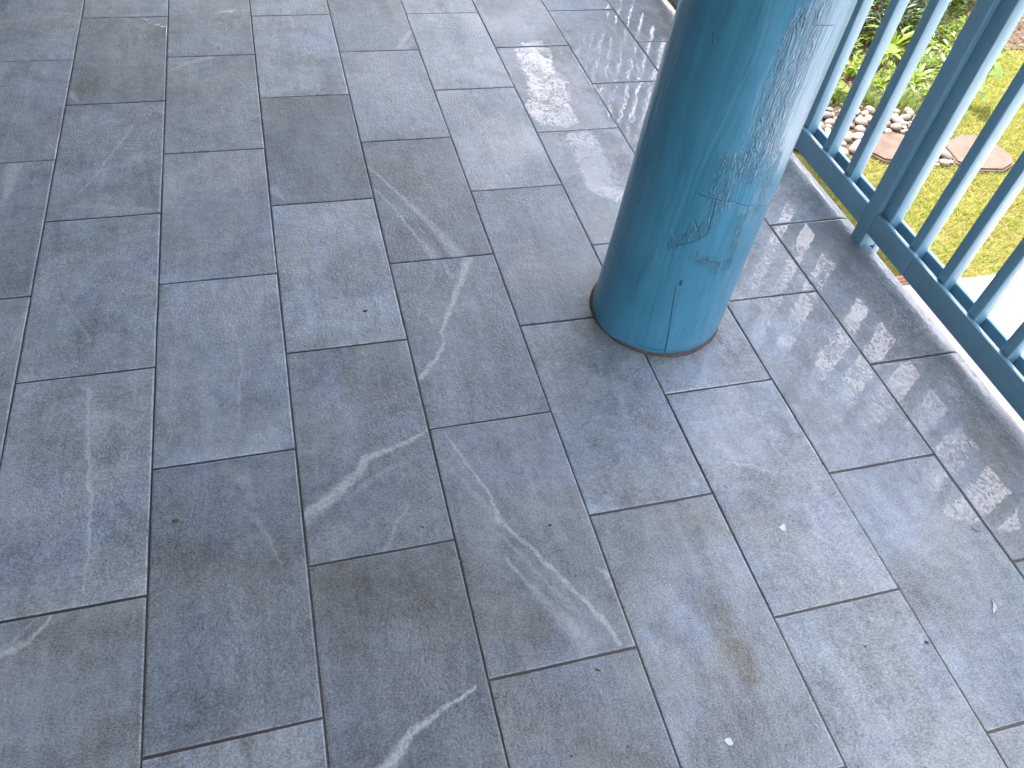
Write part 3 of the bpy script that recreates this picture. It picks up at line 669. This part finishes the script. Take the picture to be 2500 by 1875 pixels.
# ------------------------------------------------------------------ blades as one mesh (stuff)
def blades(name, base, hgt, wid, lean, mat, curl=.5, seg=3):
    n_ = len(base)
    hd = rng.uniform(0, 2 * np.pi, n_); fx, fy = np.cos(hd), np.sin(hd)
    ln = hgt * rng.uniform(.4, 1.0, n_) * lean
    h_ = hgt
    vs_ = np.zeros((n_, seg * 2 + 1, 3), np.float32)
    for k in range(seg + 1):
        u = k / seg
        px = base[:, 0] + fx * ln * u ** 1.7; py = base[:, 1] + fy * ln * u ** 1.7
        pz = base[:, 2] + h_ * (u - curl * .35 * u ** 3)
        hw_ = wid * (1 - u ** 2) * .5
        if k < seg:
            vs_[:, 2 * k, 0] = px - fy * hw_; vs_[:, 2 * k, 1] = py + fx * hw_; vs_[:, 2 * k, 2] = pz
            vs_[:, 2 * k + 1, 0] = px + fy * hw_; vs_[:, 2 * k + 1, 1] = py - fx * hw_; vs_[:, 2 * k + 1, 2] = pz
        else:
            vs_[:, 2 * seg, 0] = px; vs_[:, 2 * seg, 1] = py; vs_[:, 2 * seg, 2] = pz
    nv = seg * 2 + 1
    tris = []
    for k in range(seg - 1): a = 2 * k; tris += [(a, a + 1, a + 3), (a, a + 3, a + 2)]
    a = 2 * (seg - 1); tris.append((a, a + 1, a + 2))
    T = np.array(tris, np.int32)
    idx = (np.arange(n_, dtype=np.int32)[:, None, None] * nv + T[None]).reshape(-1, 3)
    me = bpy.data.meshes.new(name)
    me.vertices.add(n_ * nv); me.vertices.foreach_set('co', vs_.ravel())
    me.loops.add(idx.size); me.loops.foreach_set('vertex_index', idx.ravel())
    me.polygons.add(len(idx)); me.polygons.foreach_set('loop_start', np.arange(0, idx.size, 3, dtype=np.int32))
    me.update(calc_edges=True)
    at = me.attributes.new('tone', 'FLOAT', 'POINT'); at.data.foreach_set('value', np.repeat(rng.uniform(0, 1, n_).astype(np.float32), nv))
    o = link_mesh(name, me, mat); tag(o, kind='stuff'); return o

def scatter(n_, x0, x1, y0, y1, ok):
    out = []
    X = rng.uniform(x0, x1, n_); Y = rng.uniform(y0, y1, n_)
    keep = np.array([ok(a, b_) for a, b_ in zip(X, Y)])
    X, Y = X[keep], Y[keep]
    return np.stack([X, Y, np.full_like(X, GZ - .012)], 1)
S1 = [(v[0], v[1]) for v in [(3.80, .560), (3.965, .536), (4.03, .44), (3.98, .31), (3.86, .255), (3.71, .312), (3.665, .385), (3.70, .49)]]
S2 = [(4.150, .390), (4.185, .440), (4.33, .492), (4.42, .485), (4.49, .392), (4.507, .254), (4.46, .19), (4.36, .145), (4.23, .165), (4.13, .245)]
def bededge(x): return np.interp(x, [2.4, 3.3, 3.5, 3.62, 3.8, 4.0, 4.3, 4.36, 4.69, 5.13, 5.32, 7], [.5, .42, .38, .40, .5, .5, .5, .60, .86, 1.30, 1.42, 1.55])
def lawn_ok(x, y):
    if y < -.602 or inpoly(x, y, S1) or inpoly(x, y, S2) or inpoly(x, y, PB2): return False
    if y > bededge(x) + .025 * math.sin(x * 40) + .02 * math.sin(x * 97 + 1) + abs(random.gauss(0, .022)): return False
    if x < 3.31 and y < -.55: return False
    return True
B = scatter(150000, 2.75, 7.0, -.602, 1.6, lambda a, b_: lawn_ok(a, b_) and (a < 5.4 or random.random() < .45))
hn = rng.uniform(.014, .034, len(B))
gr = blades('grass', B, hn, rng.uniform(.0022, .0042, len(B)), 1.1, M['grass']); tag(gr, 'short yellow green lawn grass in sunlight below the railing')
# wider lawn beyond the frame, coarser
B = scatter(30000, 2.5, 14, -.6, 1.6, lambda a, b_: a > 6.9)
blades('far_grass', B, rng.uniform(.02, .05, len(B)), rng.uniform(.006, .012, len(B)), 1.0, M['grass']); tag(bpy.data.objects['far_grass'], 'short lawn grass further along the garden')

# planted bed soil + litter
pb = prism('bed', [(2.42, .9), (3.6, .84), (4.18, .77), (4.36, .60), (4.69, .86), (5.13, 1.31), (5.32, 1.43), (9, 1.55), (9, 9), (2.42, 9)], GZ - .03, GZ - .004, M['soil'], bev=0)
tag(pb, 'brown mulched planting bed behind the pebbles', kind='structure')
def litter(n_, f):
    P_ = scatter(n_, 3.0, 6.8, .70, 3.4, f)
    n_ = len(P_); a = rng.uniform(0, 6.28, n_); s = rng.uniform(.006, .020, n_); r2 = s * rng.uniform(.25, .6, n_)
    z = GZ + rng.uniform(0, .012, n_); tl = rng.uniform(-.5, .5, (n_, 2))
    vs_ = np.zeros((n_, 4, 3), np.float32)
    for k, (u, v) in enumerate(((1, 0), (.1, 1), (-1, .1), (0, -1))):
        dx = np.cos(a) * s * u - np.sin(a) * r2 * v; dy = np.sin(a) * s * u + np.cos(a) * r2 * v
        vs_[:, k, 0] = P_[:, 0] + dx; vs_[:, k, 1] = P_[:, 1] + dy; vs_[:, k, 2] = z + dx * tl[:, 0] + dy * tl[:, 1] + .004
    me = bpy.data.meshes.new('leaf_litter')
    me.from_pydata(vs_.reshape(-1, 3).tolist(), [], [(4 * i, 4 * i + 1, 4 * i + 2, 4 * i + 3) for i in range(n_)])
    at = me.attributes.new('tone', 'FLOAT', 'POINT'); at.data.foreach_set('value', np.repeat(rng.uniform(0, 1, n_).astype(np.float32), 4))
    o = link_mesh('leaf_litter', me, M['mulch']); tag(o, 'brown and pinkish dry leaf litter on the planting bed', kind='stuff')
litter(14000, lambda a, b_: b_ > bededge(a) - .01 + (.30 if a < 4.3 else 0) * .9)

# undergrowth mass behind
def leafmass(name, n_, fn, size, mat, label):
    C_ = fn(n_); n_ = len(C_)
    a = rng.uniform(0, 6.28, n_); el = rng.uniform(-.3, .9, n_); s = size * rng.uniform(.6, 1.3, n_); wd = s * rng.uniform(.22, .4, n_)
    D = np.stack([np.cos(a) * np.cos(el), np.sin(a) * np.cos(el), np.sin(el)], 1)
    Sd = np.stack([-np.sin(a), np.cos(a), rng.uniform(-.4, .4, n_)], 1)
    vs_ = np.zeros((n_, 4, 3), np.float32)
    vs_[:, 0] = C_; vs_[:, 1] = C_ + D * (s * .5)[:, None] + Sd * (wd * .5)[:, None]; vs_[:, 2] = C_ + D * s[:, None] - np.array([0, 0, .15]) * s[:, None]; vs_[:, 3] = C_ + D * (s * .5)[:, None] - Sd * (wd * .5)[:, None]
    me = bpy.data.meshes.new(name)
    me.from_pydata(vs_.reshape(-1, 3).tolist(), [], [(4 * i, 4 * i + 1, 4 * i + 2, 4 * i + 3) for i in range(n_)])
    at = me.attributes.new('tone', 'FLOAT', 'POINT'); at.data.foreach_set('value', np.repeat(rng.uniform(0, 1, n_).astype(np.float32), 4))
    return me
def ug(n_):
    X = rng.uniform(3.2, 7.5, n_); Y = rng.uniform(1.40, 4.6, n_); 
    hmax = .10 + .34 * np.clip((Y - 1.4) / .7, 0, 1)
    keep = Y > 1.47 + .09 * np.sin(X * 9.1) + np.clip(X - 4.75, 0, 2) * .75
    Z_ = GZ + hmax * rng.uniform(0, 1, n_) ** .7
    return np.stack([X, Y, Z_], 1)[keep]
me = leafmass('undergrowth', 34000, ug, .07, M['shadeleaf'], '')
o = link_mesh('undergrowth', me, M['shadeleaf']); tag(o, 'dense leafy undergrowth at the back of the bed, its green darkened for shade', kind='stuff')

def gc(n_):
    X = rng.uniform(3.3, 5.4, n_); Y = rng.uniform(.86, 1.9, n_)
    keep = (Y > np.array([bededge(a) for a in X]) + np.where(X < 4.3, .42, .10)) & (np.sin(X * 23 + Y * 9) + np.sin(Y * 31 - X * 12) + rng.normal(0, .5, n_) > .1)
    return np.stack([X, Y, GZ + .09 * rng.uniform(0, 1, n_)], 1)[keep]
me = leafmass('ground_cover', 7000, gc, .055, M['strap'], '')
o = link_mesh('ground_cover', me, M['strap']); tag(o, 'low yellow green leafy ground cover between the clumps', kind='stuff')

# ------------------------------------------------------------------ leaves for plants
def strap_mesh(L, W_, rise, droop, seed, fold=.25):
    r = random.Random(seed); n_ = 7; V2, F2, U2 = [], [], []
    tw = r.uniform(-.15, .15)
    for i in range(n_ + 1):
        u = i / n_; x = L * u * (1 - .12 * droop * u); z = L * (rise * u - droop * u * u)
        hw_ = W_ * .5 * (math.sin(math.pi * min(1, .12 + u * .88) ** .8) ** .6 if u < 1 else 0) + .0004
        y = L * tw * u * u
        for s in (-1, 0, 1):
            V2.append((x, y + s * hw_, z + (abs(s) * hw_ * fold))); U2.append((s, u))
    for i in range(n_):
        for s in (0, 1): a = i * 3 + s; F2.append((a, a + 3, a + 4, a + 1))
    me = bpy.data.meshes.new('leaf'); me.from_pydata(V2, [], F2)
    ul = me.uv_layers.new(name='leaf')
    for l in me.loops: ul.data[l.index].uv = U2[l.vertex_index]
    for p in me.polygons: p.use_smooth = True
    return me
def stem_mesh(h_, r0, name='stem'):
    bm = bmesh.new(); bmesh.ops.create_cone(bm, segments=7, radius1=r0, radius2=r0 * .6, depth=h_, cap_ends=True)
    bmesh.ops.translate(bm, verts=bm.verts[:], vec=(0, 0, h_ / 2))
    me = bpy.data.meshes.new(name); bm.to_mesh(me); bm.free(); return me
M['stem'] = simple('green_stem', (.12, .18, .05), (.16, .14, .06), 40, .6)
STR = {k: [strap_mesh(*a, seed=s) for s in range(3)] for k, a in {'short': (.11, .020, .75, .55), 'long': (.24, .022, 1.1, .95), 'thin': (.20, .010, 1.2, 1.0)}.items()}
for L_ in STR.values():
    for me in L_: me.materials.append(M['strap'])
BRD = [strap_mesh(.085, .040, .35, .35, s + 9, .12) for s in range(2)]
BRL = [strap_mesh(.13, .045, .45, .6, s + 19, .12) for s in range(2)]
for me in BRD + BRL: me.materials.append(M['broad'])
def plant(name, x, y, meshes, n_, label, cat, group=None, h0=0.0, s=1.0, seed=0, el=(-.1, .5), stem=False, levels=1):
    r = random.Random(seed); p_ = empty(name, (x, y, GZ)); tag(p_, label, cat, group)
    if stem:
        o = link_mesh('stem', stem_mesh(h0 + .01, .004 * s + .001), M['stem'], p_); o.rotation_euler = (r.uniform(-.08, .08), r.uniform(-.08, .08), 0)
    for i in range(n_):
        lv = i * levels // n_
        o = bpy.data.objects.new('leaf', r.choice(meshes)); col.objects.link(o); o.parent = p_
        o.location = (r.uniform(-.006, .006), r.uniform(-.006, .006), h0 * (1 - .35 * lv))
        o.rotation_euler = (r.uniform(-.25, .25), -r.uniform(*el), i * 2.399 + r.uniform(-.3, .3)); q = s * r.uniform(.8, 1.15); o.scale = (q, q, q)
    return p_
plant('broad_leaf_seedling', 4.14, 1.065, BRD, 5, 'bright green seedling with a whorl of five broad ribbed leaves in the bed', 'plant', h0=.20, s=1.15, seed=1, el=(.0, .15), stem=True)
plant('broad_leaf_shrublet', 4.60, .80, BRL, 9, 'young broad-leaved plant at the lawn edge, seen right of the railing post', 'plant', h0=.28, s=1.1, seed=2, el=(-.3, .3), stem=True, levels=3)
PL = [(4.03, 1.18, 'short', 10, 'small yellow-green strap-leaved clump nearest the log column'), (4.15, 1.03, 'short', 11, 'yellow-green strap-leaved clump between the first and second gaps of the railing'),
      (4.40, 1.05, 'short', 12, 'bright yellow-green strap-leaved clump just left of the post'), (4.30, .93, 'short', 8, 'low yellow-green strap-leaved clump beside the pebbles left of the post'),
      (5.05, 2.05, 'long', 16, 'tall arching strap-leaved clump at the back left of the post'), (5.35, 2.0, 'long', 14, 'arching yellow strap-leaved clump behind the post top'),
      (4.55, 1.95, 'long', 10, 'strap-leaved clump hanging over the dark undergrowth near the column'), (4.20, 1.62, 'short', 12, 'leafy green clump in front of the dark undergrowth beside the column'),
      (4.85, 1.62, 'thin', 14, 'thin-leaved green clump in mid bed left of the post'), (5.25, 1.50, 'thin', 10, 'thin-leaved pale clump at the bed corner right of the post'),
      (4.62, 1.30, 'short', 11, 'pale green clump between seedling and post'), (4.0, 1.45, 'short', 10, 'small clump of shaded leaves behind the nearest yellow clump'),
      (4.28, 1.30, 'short', 12, 'yellow-green clump directly behind the broad-leaved seedling'), (4.02, 1.62, 'long', 10, 'arching clump at the top of the bed nearest the column'),
      (4.75, 1.15, 'short', 10, 'small clump beside the lawn corner hidden mostly by the post'), (4.45, 1.42, 'long', 12, 'bushy green clump in the shade above the seedling'),
      (3.85, 1.30, 'short', 9, 'clump half hidden by the log column'), (4.9, 1.38, 'short', 9, 'small leafy clump on the mulch right of the post'),
      (4.70, 1.75, 'long', 13, 'shaded arching clump in front of the undergrowth'), (4.50, .93, 'short', 8, 'low bright clump on the mulch beside the young broad-leaved plant'),
      (5.6, 2.1, 'long', 12, 'arching clump at the far right of the planting bed')]
for i, (x, y, k, n_, lb) in enumerate(PL): plant('strap_leaf_clump', x, y, STR[k], n_, lb, 'plant', 'strap-leaved clumps in the bed', .004, random.Random(i).uniform(.9, 1.25), i + 50, (-.1, .6))
def tuft(x, y, h_, n_, lb, rad=.05):
    b_ = np.stack([rng.normal(0, rad, n_), rng.normal(0, rad, n_), np.full(n_, -.01)], 1)
    o = blades('grass_tuft', b_, rng.uniform(.5, 1, n_) * h_, rng.uniform(.002, .004, n_), .9, M['tuft']); o.location = (x, y, GZ)
    del o['kind']; tag(o, lb, 'grass tuft', 'fine grass tufts at the bed edge')
tuft(3.80, .94, .10, 260, 'fine green grass tuft behind the pebbles next to the column', .045)
tuft(3.96, .88, .11, 320, 'green grass tuft behind the pebbles seen in the second railing gap', .05)
tuft(4.19, .85, .13, 520, 'wide grass tuft behind the pebbles seen in the third railing gap', .075)
tuft(4.52, 1.22, .14, 420, 'dark green grass tuft behind the strap-leaved clumps', .07)
tuft(4.95, 1.85, .20, 700, 'tall shaded grass tuft near the top of the bed left of the post', .09)
tuft(5.18, 1.62, .12, 300, 'dry pale grass tuft at the bed corner', .06)
tuft(4.45, .72, .07, 160, 'low dark grass tuft under the young broad-leaved plant', .04)

# ------------------------------------------------------------------ garden trees and hedge beyond (seen only in reflections)
def tree(x, y, h_, rad, n_, lb, z0=1.0):
    root = empty('garden_tree', (x, y, GZ)); tag(root, lb, 'tree', 'garden trees beyond the porch')
    o = link_mesh('trunk', stem_mesh(h_ * .6, .12, 'trunk'), M['bark'], root)
    def fn(k):
        cl_ = rng.normal(0, 1, (26, 3)); cl_ /= np.linalg.norm(cl_, axis=1)[:, None]; cl_ *= rng.uniform(.3, 1, (26, 1)) * rad
        c_ = cl_[rng.integers(0, 26, k)] + rng.normal(0, rad * .2, (k, 3)); c_[:, 2] = c_[:, 2] * .8 + h_ * .65; return c_
    me = leafmass('crown', n_, fn, .28, M['treeleaf'], ''); link_mesh('crown', me, M['treeleaf'], root)
for i, (x, y, h_, rd, lb) in enumerate(((1.6, 11.5, 5.2, 2.2, 'leafy tree beyond the far end of the porch, nearer the house'), (5.4, 12.5, 5.0, 2.2, 'leafy tree beyond the far end of the porch, at the bed'),
                                   (-2.5, 12, 5.0, 2.2, 'leafy tree beyond the far end of the porch, behind the house wall line'), (11, 7, 4.2, 2.0, 'leafy tree at the far corner of the garden'))):
    tree(x, y, h_, rd, 3500, lb)

# ------------------------------------------------------------------ debris on the tiles
def blob(name, x, y, L, W_, H_, rot, mat, lb, cat, group=None, curve=0.0, seed=0):
    """small curled fragment: tapered tube bent by curve"""
    r = random.Random(seed); n_ = 7; bm = bmesh.new(); rings = []
    for i in range(n_):
        u = i / (n_ - 1); a = (u - .5) * curve
        px = (math.sin(a) / curve * L) if curve else (u - .5) * L; py = ((1 - math.cos(a)) / curve * L) if curve else 0
        rw = (math.sin(math.pi * (.12 + .8 * u)) ** .6) * r.uniform(.8, 1.15)
        rings.append([bm.verts.new((px - math.sin(a) * math.cos(t_) * W_ / 2 * rw, py + math.cos(a) * math.cos(t_) * W_ / 2 * rw, H_ / 2 + math.sin(t_) * H_ / 2 * rw)) for t_ in [k * math.pi / 3 for k in range(6)]])
    for a_, b_ in zip(rings[:-1], rings[1:]):
        for k in range(6): bm.faces.new((a_[k], a_[(k + 1) % 6], b_[(k + 1) % 6], b_[k]))
    bm.faces.new(rings[0]); bm.faces.new(rings[-1]); bmesh.ops.recalc_face_normals(bm, faces=bm.faces[:])
    for f in bm.faces: f.smooth = True
    me = bpy.data.meshes.new(name); bm.to_mesh(me); bm.free()
    o = link_mesh(name, me, mat); o.location = (x, y, .0003); o.rotation_euler = (0, 0, rot); tag(o, lb, cat, group); return o
def flake(name, x, y, pts_, rot, mat, lb, cat, lift=.002):
    bm = bmesh.new()
    vv = [bm.verts.new((px, py, .0008 + lift * (.5 + .5 * math.sin(px * 300 + py * 170)))) for px, py in pts_]
    f = bm.faces.new(vv); r_ = bmesh.ops.extrude_face_region(bm, geom=[f])
    for v in r_['geom']:
        if isinstance(v, bmesh.types.BMVert): v.co.z += .0006
    bmesh.ops.recalc_face_normals(bm, faces=bm.faces[:]); bmesh.ops.triangulate(bm, faces=bm.faces[:])
    me = bpy.data.meshes.new(name); bm.to_mesh(me); bm.free()
    o = link_mesh(name, me, mat); o.location = (x, y, 0); o.rotation_euler = (0, 0, rot); tag(o, lb, cat); return o
flake('paint_flake', 1.644, -1.931, [(-.009, .006), (-.004, .004), (.004, .008), (.010, .005), (.003, -.010), (-.005, -.006)], .1, M['chip'], 'pale triangular paint flake on the tile in front of the wet patch', 'flake')
flake('paint_flake', 2.017, -2.204, [(-.011, -.014), (-.002, -.010), (.004, -.003), (.006, .016), (.002, .010), (-.003, -.002)], -.15, M['chip'], 'narrow curved white flake near the right edge of the photo', 'flake', .004)
flake('paint_flake', 1.325, -2.325, [(-.0085, .004), (-.003, .0065), (.005, .005), (.006, -.007), (-.003, -.0065), (-.0065, -.001)], 0, M['chip'], 'small square white flake near the bottom edge of the photo', 'flake', .001)
flake('paint_flake', 1.41, -2.206, [(-.003, .002), (.002, .0035), (.0035, -.001), (-.001, -.0035)], 0, M['bluechip'], 'tiny blue paint chip beside the brown stain', 'flake', .001)
D = [('curled_leaf', .853, -1.769, .011, .0028, .003, 2.6, 1.4, 'dark', 'dark curled leaf bit below the long pale vein'),
     ('curled_leaf', .824, -1.098, .013, .006, .003, .2, .5, 'dark', 'dark green crumpled leaf bit on the pale tile at centre left'),
     ('curled_leaf', .356, -1.654, .013, .009, .003, .1, .4, 'brown', 'brown crumpled leaf bit on the left middle tile'),
     ('curled_leaf', 1.127, -2.145, .012, .004, .002, -.5, .3, 'brown', 'small brown leaf bit under the grout joint at bottom centre'),
     ('twig', 2.098, -2.030, .026, .0016, .0016, -.9, 2.6, 'dark', 'thin hooked dark twig on the tile at the right edge'),
     ('twig', 1.413, -2.074, .014, .0011, .0012, 1.2, 1.0, 'dark', 'short thin dark thread left of the stained tile edge'),
     ('twig', 1.640, -2.089, .016, .0010, .0012, .3, 3.6, 'dark', 'fine curled hair-like tendril just above the right grout joint'),
     ('twig', 1.798, -2.170, .018, .0008, .001, -.3, .1, 'dark', 'very fine straight fibre on the lower right tile'),
     ('seed', 1.126, -1.820, .0072, .0048, .003, .1, .1, 'dark', 'black oval seed right of the long diagonal vein'),
     ('seed', 1.684, -2.220, .0046, .0025, .002, -.8, .1, 'dark', 'black seed on the lower right tile'),
     ('seed', 1.819, -2.241, .008, .005, .003, -.9, .1, 'dark', 'dark oval seed against the right long joint'),
     ('seed', 1.145, -1.947, .0045, .003, .002, 0, .1, 'dark', 'black speck among the diagonal veins'),
     ('seed', .484, .353, .006, .005, .003, 0, .1, 'dark', 'black dot on the dark tile near the top edge'),
     ('seed', .454, -1.357, .012, .003, .001, .2, .1, 'brown', 'dark elongated speck on the left centre tile'),
     ('seed', 2.297, -1.166, .008, .002, .001, -.3, .1, 'dark', 'dark seed on the wet edge tile near the post foot'),
     ('seed', 1.131, -1.481, .0045, .002, .0015, 1.0, .1, 'dark', 'dark speck above the joint of the veined tile'),
     ('seed', 1.136, -2.290, .0065, .0022, .0015, -.8, .1, 'dark', 'dark sliver near the bottom edge'),
     ('seed', 1.030, -2.282, .004, .003, .002, 0, .1, 'dark', 'round dark speck near the bottom edge'),
     ('seed', .406, -1.902, .006, .0018, .0015, -1.0, .1, 'dark', 'dark sliver on the lower left tile'),
     ('twig', 1.046, -2.023, .007, .0012, .0012, 1.1, 2.0, 'dark', 'tiny V shaped dark twig below the diagonal veins'),
     ('twig', .923, -2.153, .012, .0014, .0014, .1, 1.3, 'dark', 'dark bent twig beside the bottom long joint'),
     ('twig', .942, -2.152, .010, .0014, .0014, 1.0, .3, 'dark', 'dark slanted twig right of the bent one'),
     ('twig', .938, -2.165, .006, .0012, .0012, .6, 1.4, 'dark', 'smallest dark twig of the three by the bottom long joint'),
     ('twig', 1.019, -2.190, .006, .0011, .0012, .9, 1.5, 'dark', 'tiny forked dark twig at bottom centre'),
     ('twig', 1.036, -2.192, .008, .0010, .0012, -.7, .3, 'dark', 'tiny straight dark twig right of the forked one'),
     ('twig', 1.347, -2.086, .0045, .0014, .0012, -.6, .2, 'dark', 'short dark fleck left of the brown stain')]
for i, (nm, x, y, L, W_, H_, ro, cv, mt, lb) in enumerate(D):
    blob(nm, x, y, L, W_, H_, ro, M['debris'] if mt == 'dark' else M['debris_brown'], lb, {'curled_leaf': 'leaf bit', 'twig': 'twig', 'seed': 'seed'}[nm], None, cv, i)

# fine grit and fibres, thicker along the joints and round the column foot
nf = 520; gx = rng.uniform(-.2, 2.35, nf); gy = rng.uniform(-2.6, .6, nf)
jx = rng.random(nf) < .35; gx[jx] = np.round(gx[jx] / .305) * .305 + rng.normal(0, .006, jx.sum())
q_ = rng.random(nf) < .10; aa = rng.uniform(0, 6.28, q_.sum()); gx[q_] = 1.614 + np.cos(aa) * (.19 + abs(rng.normal(0, .012, q_.sum()))); gy[q_] = -1.212 + np.sin(aa) * (.19 + abs(rng.normal(0, .012, q_.sum())))
gy = np.where(rng.random(nf) < .4, -1.7 - abs(rng.normal(0, .45, nf)), gy)
for nm_, sel, mt_, lb_ in (('dark_grit', slice(0, 400), 'debris', 'fine dark grit and fibres scattered on the tiles'), ('pale_grit', slice(400, 520), 'chip', 'tiny pale grains scattered on the tiles')):
    vv_, ff_ = [], []
    for x, y in zip(gx[sel], gy[sel]):
        if x > 2.34: continue
        a = rng.uniform(0, 6.28); L_ = rng.uniform(.0010, .0032) * (1 if nm_ == 'dark_grit' else .5); W2 = rng.uniform(.0004, .0010); b0 = len(vv_)
        for u, v, z in ((1, 0, .0010), (0, 1, .0011), (-1, 0, .0010), (0, -1, .0011), (0, 0, .0022)):
            vv_.append((x + math.cos(a) * L_ * u - math.sin(a) * W2 * v, y + math.sin(a) * L_ * u + math.cos(a) * W2 * v, z))
        ff_ += [(b0, b0 + 1, b0 + 4), (b0 + 1, b0 + 2, b0 + 4), (b0 + 2, b0 + 3, b0 + 4), (b0 + 3, b0, b0 + 4)]
    me = bpy.data.meshes.new(nm_); me.from_pydata(vv_, [], ff_); o = link_mesh(nm_, me, M[mt_]); tag(o, lb_, kind='stuff')
